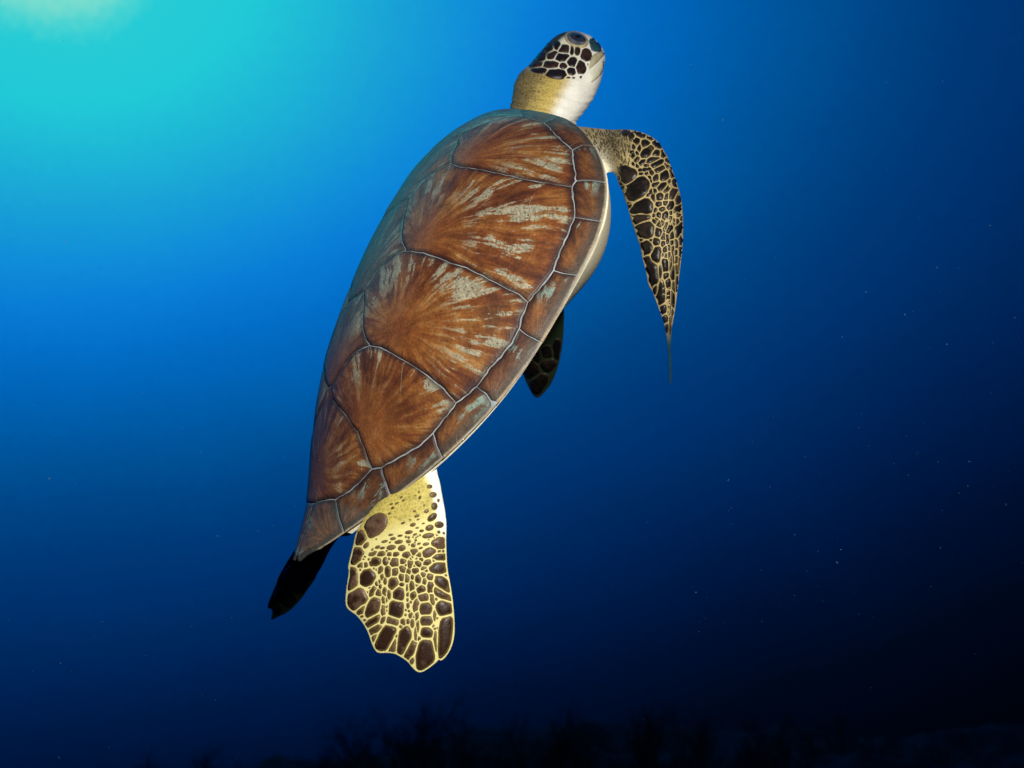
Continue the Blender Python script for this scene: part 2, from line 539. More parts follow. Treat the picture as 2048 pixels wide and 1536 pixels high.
# seams of the right half, read in the photograph, kept as plan coordinates
S = {k: unproject(v) for k, v in dict(
    v1c1=[(1046, 233), (1014, 235), (975, 245), (948, 256), (921, 268)],
    v2c1=[(921, 268), (914, 290), (903, 312), (903, 328)],
    c1c2=[(903, 328), (917, 334), (951, 338), (990, 346), (1024, 353), (1061, 362), (1097, 367), (1145, 375)],
    v2c2=[(903, 328), (885, 336), (858, 352), (839, 374), (817, 397)],
    v3c2=[(817, 397), (814, 414), (809, 434), (804, 466), (805, 484), (813, 502)],
    c2c3=[(813, 502), (846, 506), (877, 517), (904, 527), (935, 537), (962, 550), (988, 564), (1017, 579), (1038, 589), (1056, 605)],
    v3c3=[(813, 502), (798, 506), (774, 522), (753, 546), (739, 568), (729, 584)],
    v4c3=[(729, 584), (729, 607), (727, 638), (727, 659), (732, 678), (741, 691)],
    c3c4=[(741, 691), (764, 696), (788, 709), (825, 730), (856, 752), (888, 778), (914, 807)],
    v4c4=[(741, 691), (727, 696), (711, 707), (693, 728), (677, 754), (664, 773)],
    v5c4=[(664, 773), (666, 797), (680, 815), (693, 830), (716, 865), (729, 897), (744, 938)],
    inner=[(1046, 233), (1066, 239), (1089, 247), (1107, 265), (1127, 285), (1146, 301), (1147, 322), (1151, 348), (1152, 363),
           (1145, 375), (1147, 400), (1150, 424), (1149, 436), (1139, 463), (1127, 490), (1114, 519), (1107, 541), (1088, 567),
           (1056, 605), (1046, 633), (1038, 658), (1025, 686), (1001, 715), (978, 741), (954, 773), (933, 791), (914, 807),
           (890, 836), (867, 867), (853, 881), (837, 894), (801, 915), (763, 936), (744, 938), (723, 961), (700, 983), (672, 999),
           (648, 1001), (623, 1009)],
).items()}
M_IN = [(1046, 233), (1089, 247), (1146, 301), (1152, 363), (1149, 436), (1107, 541), (1038, 658), (954, 773), (867, 867), (763, 936), (672, 999), (623, 1009)]
M_MID = [None, (1104, 240), (1164, 291), (1180, 361), (1176, 439), (1130, 548), (1058, 673), (972, 788), (874, 892), (771, 962), (678, 1031), None]
M_OUT = [None, (1122, 237), (1190, 294), (1212, 367), (1203, 443), (1158, 551), (1086, 688), (988, 815), (884, 917), (780, 995), (687, 1064), None]
INNER_PX = [(1046, 233), (1066, 239), (1089, 247), (1107, 265), (1127, 285), (1146, 301), (1147, 322), (1151, 348), (1152, 363),
           (1145, 375), (1147, 400), (1150, 424), (1149, 436), (1139, 463), (1127, 490), (1114, 519), (1107, 541), (1088, 567),
           (1056, 605), (1046, 633), (1038, 658), (1025, 686), (1001, 715), (978, 741), (954, 773), (933, 791), (914, 807),
           (890, 836), (867, 867), (853, 881), (837, 894), (801, 915), (763, 936), (744, 938), (723, 961), (700, 983), (672, 999),
           (648, 1001), (623, 1009)]
RIM_U = 1.0


def rim_a_of(px):
    """axial coordinate of the rim point nearest to a photo point"""
    aa = np.linspace(-.5, .5, 1001)
    P = loc(aa, width(aa), rimz(aa)) @ CW
    q = np.stack([1024 + FPX * P[:, 0] / P[:, 2], 768 - FPX * P[:, 1] / P[:, 2]], -1)
    return aa[np.argmin(np.hypot(*(q - np.array(px)).T))]


def mir(P):
    P = np.array(P, float); P[:, 1] *= -1; return P


def chain(*parts):
    out = []
    for p in parts:
        for q in p:
            if not out or np.linalg.norm(np.array(q) - out[-1]) > 1e-4:
                out.append(np.array(q, float))
    if np.linalg.norm(out[0] - out[-1]) < 1e-4:
        out.pop()
    return np.array(out)


def between(i, j):
    return S['inner'][i:j + 1]


ix = {p: i for i, p in enumerate(INNER_PX)}
i_c1, i_c2, i_c3, i_c4 = ix[(1145, 375)], ix[(1056, 605)], ix[(914, 807)], ix[(744, 938)]

# the midline ends, where the left and right halves meet
J1 = S['v1c1'][0]; a12 = S['v1c1'][-1]; a23 = S['v2c2'][-1]; a34 = S['v3c3'][-1]; a45 = S['v4c4'][-1]
jr = S['inner'][-1].copy()                       # rear end of the fifth vertebral
jr[1] = 0.0
S['inner'][-1] = jr
nose_a = J1[0] + .004

polys = []                                        # name, polygon, growth centre, marginal?


def half(name, P, c):
    polys.append((name, P, c, False)); polys.append((name, mir(P), (c[0], -c[1]), False))


c_of = lambda px: tuple(unproject([px])[0])
half('costal_scute', chain(S['v1c1'], S['v2c1'], S['c1c2'], between(0, i_c1)[::-1]), c_of((930, 318)))
half('costal_scute', chain(S['v2c2'], S['v3c2'], S['c2c3'], between(i_c1, i_c2)[::-1], S['c1c2'][::-1]), c_of((848, 478)))
half('costal_scute', chain(S['v3c3'], S['v4c3'], S['c3c4'], between(i_c2, i_c3)[::-1], S['c2c3'][::-1]), c_of((800, 662)))
half('costal_scute', chain(S['v4c4'], S['v5c4'], between(i_c3, i_c4)[::-1], S['c3c4'][::-1]), c_of((738, 862)))
v_in = [chain([(nose_a, 0)], [(J1[0] + .002, J1[1])], S['v1c1']),
        chain(S['v2c1'], S['v2c2']), chain(S['v3c2'], S['v3c3']), chain(S['v4c3'], S['v4c4']),
        chain(S['v5c4'], between(i_c4, len(INNER_PX) - 1))]


def full(P):
    return chain(P, mir(P)[::-1])


for k, P in enumerate(v_in):
    c = [(.36, 0), (a23[0] + .015, 0), (a34[0] + .02, 0), (a45[0] + .02, 0), (jr[0] + .045, 0)][k]
    polys.append(('vertebral_scute', full(P), c, False))

# marginals
rim_as = [None] * 12
for k in range(1, 11):
    rim_as[k] = rim_a_of(M_OUT[k])
rim_as[0] = .484
rim_as[11] = -.505
NM = 1.0


def rim_pt(a):
    return np.array([a, float(width(a)) * NM])


for k in range(11):
    i0, i1 = ix[M_IN[k]], ix[M_IN[k + 1]]
    inn = between(i0, i1)
    aa = np.linspace(rim_as[k], rim_as[k + 1], 10)
    out = np.array([rim_pt(a) for a in aa])
    if k == 0:
        out[0] = (.492, .050)
    if k >= 5 and k < 10:                        # each rear plate flares a little towards its hind corner
        fl = np.linspace(0, 1, 10) ** 3
        out[:, 1] *= 1 + .010 * fl * (k - 3) / 6
    if k == 10:
        out = np.array([rim_pt(a) for a in np.linspace(rim_as[k], -.478, 8)] + [np.array((-.496, .026)), np.array((-.505, .015)), np.array((-.503, .009)), np.array((-.494, .0008))])
    s0 = [unproject([M_MID[k]])[0]] if M_MID[k] else []
    s1 = [unproject([M_MID[k + 1]])[0]] if M_MID[k + 1] else []
    P = chain(inn, s1, out[::-1], s0[::-1])
    # growth centre at the rear outer corner
    c = out[-1] * .86 + inn[-1] * .14 if k < 10 else out[3]
    for sg in (1, -1):
        Q = P.copy(); Q[:, 1] *= sg
        polys.append(('marginal_scute', Q, (c[0], c[1] * sg), True))
# nuchal
Pn = np.array([(nose_a, 0), (J1[0] + .002, J1[1]), (.492, .050), (.497, .03), (.494, 0)])
polys.append(('nuchal_scute', full(Pn), (.47, 0), True))

turtle = bpy.data.objects.new("sea_turtle", None)
turtle.location = C_W
col.objects.link(turtle)
turtle['label'] = 'green sea turtle with brown streaked shell swimming upwards in blue open water, seen from behind'
turtle['category'] = 'sea turtle'
bpy.context.view_layer.update()


def adopt(o, parent):
    """parent without moving"""
    o.parent = parent
    o.matrix_parent_inverse = Matrix.Translation(-C_W_V) if parent is turtle else Matrix.Identity(4)


C_W_V = Vector(C_W)

# carapace base: closed bony shield whose pale top shows in the seams and cream edge shows at the rim
NAa, NU = 110, 64
aa = np.concatenate([np.linspace(-.484, -.47, 6)[:-1], np.linspace(-.47, .47, NAa), np.linspace(.47, .492, 8)[1:]])
us = np.sin(np.linspace(-1, 1, NU) * math.pi / 2)
TH = .0065
verts, faces, top_rows = [], [], []
rings = []
for a in aa:
    W = float(width(a)) * 1.001
    if a < -.47:
        W *= .72
    x = us * W
    up, n = dome_w(np.stack([np.full(NU, a), x], -1), .0001)
    lo = up - n * (.0055 if a > .1 else .0030) * (1 - .35 * abs(us[:, None]) ** 6)
    rings.append(np.vstack([up, lo[::-1]]))
nr = len(rings[0])
verts = np.vstack(rings)
for i in range(len(aa) - 1):
    for k in range(nr):
        k2 = (k + 1) % nr
        faces.append((i * nr + k, i * nr + k2, (i + 1) * nr + k2, (i + 1) * nr + k))
faces.append(tuple(range(nr))[::-1])
faces.append(tuple(range((len(aa) - 1) * nr, len(aa) * nr)))
carapace = make("carapace", verts, faces, M_seam)
carapace.data.materials.append(M_rim)
mi = np.zeros(len(carapace.data.polygons), int)
for i in range(len(aa) - 1):
    for k in range(nr):
        if k >= NU - 2 or k == 0:
            mi[i * nr + k] = 1
carapace.data.materials.append(M_rim)
carapace.data.polygons.foreach_set("material_index", mi.tolist())
adopt(carapace, turtle)

GAP = .00062
for name, P, c, marg in polys:
    Pm = np.asarray(P) * SHELL_L
    Pm = resample(Pm, .004)
    # uneven seams: the same wander for both neighbours, since it depends on position only
    for q_ in Pm:
        if float(width(q_[0] / SHELL_L)) * SHELL_L - abs(q_[1]) > .004:
            q_ += np.array([noise.noise(Vector((q_[0] * 110, q_[1] * 110, 1.3))), noise.noise(Vector((q_[0] * 110, q_[1] * 110, 7.9)))]) * .0011
    # slight irregularity of the seam
    Pi = inset(Pm, np.array([[GAP * (1 + .8 * noise.noise(Vector((q_[0] * 70, q_[1] * 70, 3.3))))] for q_ in Pm]))
    # corners: drop points that come too close to the original outline
    keep = seg_dist(Pi, Pm) > GAP * .6
    Pi = Pi[keep]
    ins = inside(Pi, Pm); Pi = Pi[ins]
    if len(Pi) < 4:
        continue
    # remove near duplicates
    q = [Pi[0]]
    for p in Pi[1:]:
        if np.linalg.norm(p - q[-1]) > .0012:
            q.append(p)
    Pi = np.array(q)
    pts, tris = fill(Pi, .0065 if not marg else .006, ring=.0022)
    dist = seg_dist(pts, Pi)
    prof = np.clip(dist / .006, 0, 1)
    liftv = .0002 + (.0014 if not marg else .0011) * (1 - (1 - prof) ** 2)
    # low relief across the plate
    liftv += .0010 * np.array([noise.noise(Vector((p[0] * 18, p[1] * 18, len(pts) * .37))) for p in pts]) * prof
    liftv += .0005
    top, n = dome_w(pts / SHELL_L, liftv)
    # wall down into the base
    edges = {}
    for t in tris:
        for e in ((t[0], t[1]), (t[1], t[2]), (t[2], t[0])):
            edges[e] = 1
    bd = [e for e in edges if (e[1], e[0]) not in edges]
    bi = sorted({v for e in bd for v in e}); mp = {v: len(pts) + i for i, v in enumerate(bi)}
    low = top[bi] - n[bi] * .0035
    V = np.vstack([top, low])
    # orientation
    t0 = tris[0]; nn = np.cross(top[t0[1]] - top[t0[0]], top[t0[2]] - top[t0[0]])
    flip = nn @ n[t0[0]] < 0
    F = [t[::-1] if flip else t for t in tris]
    for a_, b_ in bd:
        f = (b_, a_, mp[a_], mp[b_])
        F.append(f[::-1] if flip else f)
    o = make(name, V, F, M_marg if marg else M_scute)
    cm = np.array(c) * SHELL_L
    seed = random.random() * 40
    rayv = np.zeros((len(V), 3)); rayv[:len(pts), :2] = pts - cm; rayv[len(pts):, :2] = pts[bi] - cm; rayv[:, 2] = seed
    # stretch across to true surface length on the steep flank
    vattr(o.data, "ray", rayv)
    pa = np.vstack([pts, pts[bi]]) / SHELL_L
    teal_light = np.clip(1.15 - abs(pa[:, 1]) / .17, 0, 1) * np.clip(.42 + pa[:, 0] * 1.9, .05, .95) + np.clip((pa[:, 0] - .32) / .12, 0, .8) + np.clip((-.40 - pa[:, 0]) / .07, 0, .10)  # where the painted cyan light lies on the plates
    fattr(o.data, "teal_light", np.clip(teal_light, 0, .9))
    fattr(o.data, "rim", (width(pa[:, 0]) - abs(pa[:, 1])) * SHELL_L)
    fattr(o.data, "edge", np.concatenate([dist, np.zeros(len(bi))]))
    adopt(o, carapace)
    o.parent = carapace

# ------------------------------------------------------------------ body: torso, neck and head, four flippers
PIG = []   # (verts, rgba) of every source shape, used to carry pigment over after the shapes are joined


def loft(name, rings, pig=None):
    n = len(rings[0]); V = np.vstack(rings); F = []
    for i in range(len(rings) - 1):
        for k in range(n):
            k2 = (k + 1) % n
            F.append((i * n + k, i * n + k2, (i + 1) * n + k2, (i + 1) * n + k))
    c0, c1 = len(V), len(V) + 1
    V = np.vstack([V, rings[0].mean(0), rings[-1].mean(0)])
    for k in range(n):
        k2 = (k + 1) % n
        F.append((c0, k2, k)); F.append((c1, (len(rings) - 1) * n + k, (len(rings) - 1) * n + k2))
    return make(name, V, F, M_skin), V


def fix_normals(o):
    bm = bmesh.new(); bm.from_mesh(o.data); bmesh.ops.recalc_face_normals(bm, faces=bm.faces[:]); bm.to_mesh(o.data); bm.free()


# torso (plastron side); the top stays inside the carapace
def belly(a):
    return .010 + .088 * np.exp(-((a - .18) / .20) ** 2)


trs = []
for a in np.linspace(-.44, .47, 60):
    W = float(width(a)) * (.985 - .045 * min(1, max(0, (.12 - a) / .2)))
    u = np.sin(np.linspace(-1, 1, 40) * math.pi / 2)
    x = u * W
    top = loc(np.full(40, a), x, dome(a, x) - .016)
    zr = float(rimz(a)) - .006
    zb = zr - float(belly(a)) * (1 - abs(u) ** 4.5) - .004
    lo = loc(np.full(40, a), x * .995, zb)
    trs.append(np.vstack([top, lo[::-1]]))
torso, tv = loft("torso", trs)
cream = np.array([.66, .62, .46, .0])
PIG.append((tv, np.tile(cream, (len(tv), 1))))

# neck and head as one solid, sections given left edge / right edge / depth / half thickness
HS = [((1010, 262), (1150, 285), 1.470, .052), ((1016, 238), (1152, 262), 1.480, .056), ((1021, 214), (1153, 245), 1.488, .060),
      ((1025, 190), (1167, 225), 1.496, .064), ((1030, 165), (1183, 203), 1.503, .066), ((1041, 145), (1194, 181), 1.508, .065),
      ((1057, 131), (1202, 160), 1.512, .062), ((1071, 115), (1206, 142), 1.516, .058), ((1084, 100), (1209, 127), 1.520, .053),
      ((1098, 84), (1210, 112), 1.524, .048), ((1112, 72), (1206, 99), 1.528, .042), ((1127, 65), (1199, 89), 1.532, .034),
      ((1141, 62.5), (1190, 79), 1.536, .025), ((1153, 62), (1180, 71), 1.539, .014)]
HSa = np.array([(*l, *r, d, t) for l, r, d, t in HS])
ti = np.linspace(0, len(HS) - 1, 120)
HSi = np.stack([csp(ti, np.arange(len(HS)), HSa[:, k]) for k in range(6)], -1)
NH = 72
hr, hp = [], []
for row, tt_ in zip(HSi, ti):
    l = at(row[0], row[1], row[4]); r = at(row[2], row[3], row[4])
    c = (l + r) / 2; h = (r - l) / 2; vd = c / np.linalg.norm(c)
    ph = np.linspace(0, 2 * math.pi, NH, endpoint=False)
    cs, sn = np.cos(ph), np.sin(ph)
    cs = np.sign(cs) * abs(cs) ** .9; sn = np.sign(sn) * abs(sn) ** .9
    ringp = c + cs[:, None] * h - sn[:, None] * vd * row[5]
    nk = max(0.0, min(1.0, (5.2 - tt_) / 1.2))       # loose folds on the neck only
    fold = np.array([noise.noise(Vector((math.cos(q) * 1.1, math.sin(q) * 1.1, tt_ * 2.6 + .9 * math.sin(q)))) + .5 * noise.noise(Vector((math.cos(q) * 3, math.sin(q) * 3, tt_ * 6))) for q in ph])
    out_ = ringp - c; out_ /= np.linalg.norm(out_, axis=1)[:, None]
    hr.append(ringp + out_ * (fold * .0024 * nk)[:, None])
    hp.append(np.cos(ph))                        # -1 back of the neck, +1 throat
head, hv = loft("head", hr)
hp = np.concatenate([np.array(hp).ravel(), [0, 0]])
ri = np.concatenate([np.repeat(ti, NH), [0, ti[-1]]])
olive = np.array([.25, .20, .085, .6]); yel = np.array([.56, .43, .12, .30]); wht = np.array([.80, .80, .74, .05])
sk = np.array([.68, .68, .56, .05])
t1 = np.clip((hp + .55) / .5, 0, 1)[:, None]; t2 = np.clip((hp - .05) / .26, 0, 1)[:, None]
pc = olive * (1 - t1) + yel * t1; pc = pc * (1 - t2) + wht * t2
hd = np.clip((ri - 5.2) / 1.0, 0, 1)[:, None]    # head proper: pale skin between the scales
pc = pc * (1 - hd) + (sk * (1 - t2) + wht * t2) * hd
crown = np.array([.030, .050, .050, .3])
t3 = (np.clip((-hp - .62) / .15, 0, 1) * np.clip((ri - 5.6) / .8, 0, 1) * np.clip((12.2 - ri) / .8, 0, 1))[:, None]
pc = pc * (1 - t3) + crown * t3
PIG.append((hv, pc))


def pillow(name, outline, depth, tmax, k, step=7, tfun=None, pig=None):
    """thick plate with the given outline; depth(x,y) of the middle surface, half thickness from the distance to the edge (px)"""
    out = resample(smooth_poly(outline, 1), step)
    pts, tris = fill(out, step, ring=step * .4)
    n = len(pts)
    e = seg_dist(pts, out); bnd = e < 1e-6
    T = (1 - np.exp(-e / k))
    T = T * (tfun(pts) if tfun else tmax) + .0006
    T[bnd] = .0005
    dep = depth(pts)
    mid = ray(pts) * dep[:, None]
    dx = (ray(pts + [1, 0]) * depth(pts + [1, 0])[:, None]) - mid
    dy = (ray(pts + [0, 1]) * depth(pts + [0, 1])[:, None]) - mid
    nn = np.cross(dx, dy); nn /= np.linalg.norm(nn, axis=1)[:, None]
    vd = mid / np.linalg.norm(mid, axis=1)[:, None]
    nn[(nn * vd).sum(1) > 0] *= -1                # towards the camera
    cosv = np.clip(-(nn * vd).sum(1), .45, 1)
    up = mid + nn * T[:, None]; lo = mid - nn * T[:, None]
    V = np.vstack([up, lo])
    F = [tuple(t) for t in tris] + [tuple(v + n for v in t[::-1]) for t in tris]
    ed = set()
    for t in tris:
        for e_ in ((t[0], t[1]), (t[1], t[2]), (t[2], t[0])):
            ed.add(e_)
    F += [(b_, a_, a_ + n, b_ + n) for a_, b_ in ed if (b_, a_) not in ed]
    o = make(name, V, F, M_skin)
    fix_normals(o)
    pg = pig(pts); PIG.append((V, np.vstack([pg, pg])))
    return o, out


def lerp(xs, ys):
    return lambda v: np.interp(v, xs, ys)


# --- right front flipper
FF = [(1140, 330), (1135, 268), (1150, 252), (1190, 256.5), (1225, 260), (1250, 258), (1275, 262), (1300, 271), (1318, 285), (1332, 308), (1345, 342),
      (1355, 370), (1362, 395), (1366, 430), (1366, 470), (1363, 512), (1357, 560), (1351, 610), (1346, 640), (1342, 662), (1341, 700), (1343, 740), (1341, 770),
      (1338, 766), (1338.5, 740), (1337, 705), (1334, 680), (1329, 646), (1320, 622), (1308, 590), (1304, 580), (1297, 570), (1293, 545), (1286, 520), (1280, 490), (1274, 475), (1267, 452),
      (1262, 440), (1258, 420), (1250, 398), (1244, 378), (1237, 368), (1233, 350), (1222, 342), (1205, 350), (1170, 362)]
dy_ = lerp([240, 300, 400, 520, 640, 770], [0, .0, -.035, -.045, -.035, -.01])
dx_ = lerp([1140, 1200, 1260, 1330, 1370], [1.325, 1.265, 1.225, 1.205, 1.215])
ff_th = lambda p: np.interp(p[:, 1], [250, 330, 420, 560, 650, 770], [.020, .018, .012, .008, .004, .0016]) * np.interp(p[:, 0], [1150, 1230, 1290], [1.5, 1.1, 1.0])


def ff_pig(p):
    base = np.array([.36, .29, .135, .15]); w = np.array([.72, .70, .56, .0]); o = np.array([.13, .11, .06, .9])
    r = np.tile(base, (len(p), 1))
    d = np.hypot((p[:, 0] - 1212) / 22, (p[:, 1] - 342) / 46)
    k = np.clip(1.5 - d, 0, 1)[:, None]; r = r * (1 - k) + w * k
    tp = np.clip((p[:, 1] - 645) / 45, 0, 1)[:, None] ** .4; r = r * (1 - tp) + np.array([.006, .030, .040, 0]) * tp  # dark tip, tinted teal to carry the cyan ambient light
    s = np.clip(1 - np.hypot((p[:, 0] - 1235) / 38, (p[:, 1] - 295) / 45), 0, 1) ** .5
    s = (s * np.clip((p[:, 0] - 1180) / 25, 0, 1))[:, None]; r = r * (1 - s) + o * s
    return r


f1, f1_out = pillow("front_flipper_right", FF, lambda p: dx_(p[:, 0]) + dy_(p[:, 1]), .01, 16, 6, ff_th, ff_pig)

# --- right rear flipper
RF = [(890, 890), (800, 960), (745, 1015), (724, 1045), (712, 1065), (707, 1090), (700, 1118), (696, 1137), (699, 1142), (694, 1170), (691, 1200), (693, 1214), (701, 1222),
      (712, 1229), (722, 1240), (730, 1252), (738, 1268), (743, 1285), (750, 1300), (757, 1306), (775, 1305), (790, 1307), (801, 1313), (815, 1322), (825, 1335),
      (835, 1344), (845, 1344), (858, 1336), (872, 1325), (878, 1318), (882, 1322), (893, 1312), (903, 1295), (909, 1272), (909, 1240), (906, 1205), (904, 1190),
      (900, 1165), (895, 1140), (893, 1110), (892, 1080), (893, 1050), (890, 1020), (885, 995), (880, 965), (874, 945), (873, 932), (882, 905)]
rf_d = lambda p: 1.135 + (p[:, 1] - 950) * -.00010 + (p[:, 0] - 800) * -.00006 + ((p[:, 0] - 800) / 100) ** 2 * .004


def rf_pig(p):
    base = np.array([.66, .60, .25, .0]); y2 = np.array([.52, .44, .11, .30]); w = np.array([.88, .88, .78, .0])
    r = np.tile(base, (len(p), 1))
    k = np.clip((1045 - p[:, 1] + (850 - p[:, 0]) * .35) / 25, 0, 1)[:, None]; r = r * (1 - k) + y2 * k  # darker yellow beside the shell: its cast shadow painted in
    # white along the leading edge near the body: strobe glare painted in
    lim = np.interp(p[:, 1], [930, 980, 1020, 1060, 1100, 1150], [842, 860, 868, 874, 886, 905])
    k = np.clip((p[:, 0] - lim) / 8, 0, 1)[:, None] * np.clip((1085 - p[:, 1]) / 30, 0, 1)[:, None]
    return r * (1 - k) + w * k


f2, f2_out = pillow("rear_flipper_right", RF, rf_d, .012, 22, 7, lambda p: np.interp(p[:, 1], [900, 1050, 1200, 1340], [.020, .012, .006, .003]), rf_pig)

# --- left rear flipper, behind the tail, its visible face turned down
LR = [(700, 1000), (640, 1030), (604, 1080), (580, 1113), (555, 1157), (555, 1162), (545, 1185), (533, 1215), (544, 1218), (545, 1228), (541, 1241), (555, 1234),
      (577, 1224), (602, 1199), (618, 1175), (631, 1157), (633, 1150), (646, 1129), (657, 1104), (675, 1077), (715, 1030)]
lr_d = lambda p: 1.40 + (p[:, 1] - 1100) * .0016 + (p[:, 0] - 600) * -.0006


def shade_pig(p):
    return np.tile(np.array([.024, .042, .020, .1]), (len(p), 1))  # dark skin, with the shade on the far flippers put into the colour


f3, f3_out = pillow("rear_flipper_left", LR, lr_d, .006, 14, 7, None, shade_pig)

# --- left front flipper, beyond the body
LF = [(1080, 560), (1128, 590), (1128, 650), (1125, 690), (1118, 728), (1105, 765), (1085, 790), (1073, 797), (1062, 785), (1047, 752), (1030, 700), (1020, 620)]
lf_d = lambda p: 1.66 + (p[:, 1] - 650) * .0011 + (p[:, 0] - 1080) * -.0006
f4, f4_out = pillow("front_flipper_left", LF, lf_d, .008, 16, 7, None, shade_pig)

for o in (torso, head):
    fix_normals(o)
far_bvh = {k: BVHTree.FromPolygons([v.co.copy() for v in o.data.vertices], [tuple(q.vertices) for q in o.data.polygons]) for k, o in ((3, f3), (4, f4))}
tmp = [torso, head, f1, f2, f3, f4]
body = tmp[0]
try:
    for o in tmp[1:]:
        need = len(body.data.vertices) + len(o.data.vertices) * .3
        for self_ in (False, True):
            md = body.modifiers.new("u", 'BOOLEAN'); md.operation = 'UNION'; md.solver = 'EXACT'; md.object = o; md.use_self = self_
            dg = bpy.context.evaluated_depsgraph_get()
            nm = bpy.data.meshes.new_from_object(body.evaluated_get(dg), depsgraph=dg)
            body.modifiers.clear()
            print("union", o.name, self_, len(body.data.vertices), len(nm.vertices))
            if need * .75 < len(nm.vertices) < (len(body.data.vertices) + len(o.data.vertices)) * 1.5:
                break
        else:
            raise RuntimeError("union lost geometry")
        body.data = nm
    print("union ok", len(body.data.vertices))
except Exception as ex:
    print("union failed, joining:", ex)
    body.modifiers.clear()
    bm = bmesh.new()
    for o in tmp:
        bm.from_mesh(o.data)
    nm = bpy.data.meshes.new("body"); bm.to_mesh(nm); bm.free(); nm.materials.append(M_skin); body.data = nm
for o in tmp[1:]:
    bpy.data.objects.remove(o)
body.name = "body"; body.data.name = "body"
me = body.data
me.polygons.foreach_set("use_smooth", [True] * len(me.polygons))
me.set_sharp_from_angle(angle=R(48))
from mathutils.kdtree import KDTree
allv = np.vstack([v for v, _ in PIG]); allc = np.vstack([c for _, c in PIG])
kd = KDTree(len(allv))
for i, v in enumerate(allv):
    kd.insert(v, i)
kd.balance()
cols = np.array([allc[kd.find(v.co)[1]] for v in me.vertices])
cattr(me, "pigment", cols)
adopt(body, turtle)
bpy.context.view_layer.update()
bvh = BVHTree.FromPolygons([v.co.copy() for v in me.vertices], [tuple(p.vertices) for p in me.polygons])
ORIGIN = Vector((0, 0, 0))


def hit(p):
    d = Vector(ray(np.array(p, float))).normalized()
    h = bvh.ray_cast(ORIGIN, d)
    return (np.array(h[0]), np.array(h[1])) if h[0] is not None else None


def drape(name, poly, mat, height, bevel, parent=None, step=4.0, seed=None, tops=None, clear_rim=None, sink=.0010, ring=None, link=True):
    """a thin plate lying on the body: photo-space outline, real position and normal from the body surface"""
    poly = np.asarray(poly, float)
    if len(poly) < 4:
        return None
    pts, tris = fill(poly, step, ring)
    if not tris:
        return None
    hs = [hit(p) for p in pts]
    good = [h for h in hs if h is not None]
    if len(good) < 3:
        return None
    dm = np.median([np.linalg.norm(h[0]) for h in good])
    W, Nn = [], []
    for p, h in zip(pts, hs):
        if h is None or abs(np.linalg.norm(h[0]) - dm) > .06:
            q = ray(p); q = q / np.linalg.norm(q) * dm
            r = bvh.find_nearest(Vector(q))
            h = (np.array(r[0]), np.array(r[1]))
        W.append(h[0]); Nn.append(h[1])
    W = np.array(W); Nn = np.array(Nn)
    # even out the normals over the plate
    Nn = Nn * .6 + Nn.mean(0) * .4; Nn /= np.linalg.norm(Nn, axis=1)[:, None]
    e_px = seg_dist(pts, poly)
    e_m = e_px * dm / FPX
    lift = height * (1 - (1 - np.clip(e_m / bevel, 0, 1)) ** 2) + .0002
    top = W + Nn * lift[:, None]
    ed = {}
    for t in tris:
        for e in ((t[0], t[1]), (t[1], t[2]), (t[2], t[0])):
            ed[e] = 1
    bd = [e for e in ed if (e[1], e[0]) not in ed]
    bi = sorted({v for e in bd for v in e}); mp = {v: len(pts) + i for i, v in enumerate(bi)}
    V = np.vstack([top, W[bi] - Nn[bi] * sink])
    t0 = tris[0]; nn = np.cross(top[t0[1]] - top[t0[0]], top[t0[2]] - top[t0[0]])
    flip = nn @ Nn[t0[0]] < 0
    F = [t[::-1] if flip else t for t in tris]
    for a_, b_ in bd:
        f = (b_, a_, mp[a_], mp[b_]); F.append(f[::-1] if flip else f)
    seed = random.random() if seed is None else seed
    edge = np.concatenate([e_m, np.zeros(len(bi))])
    if not link:
        return V, F, edge, seed
    o = make(name, V, F, mat)
    fattr(o.data, "edge", edge); fattr(o.data, "seed", np.full(len(V), seed))
    o.parent = parent
    return o


# ---- scale patterns: ellipses read in enlarged crops: (x, y, rx, ry, angle)
def crop(lst, ox, oy, s):
    out = []
    for q in lst:
        x, y, rx, ry = q[:4]; a = q[4] if len(q) > 4 else 0
        out.append((ox + x / s, oy + y / s, rx / s, ry / s, math.radians(a)))
    return out


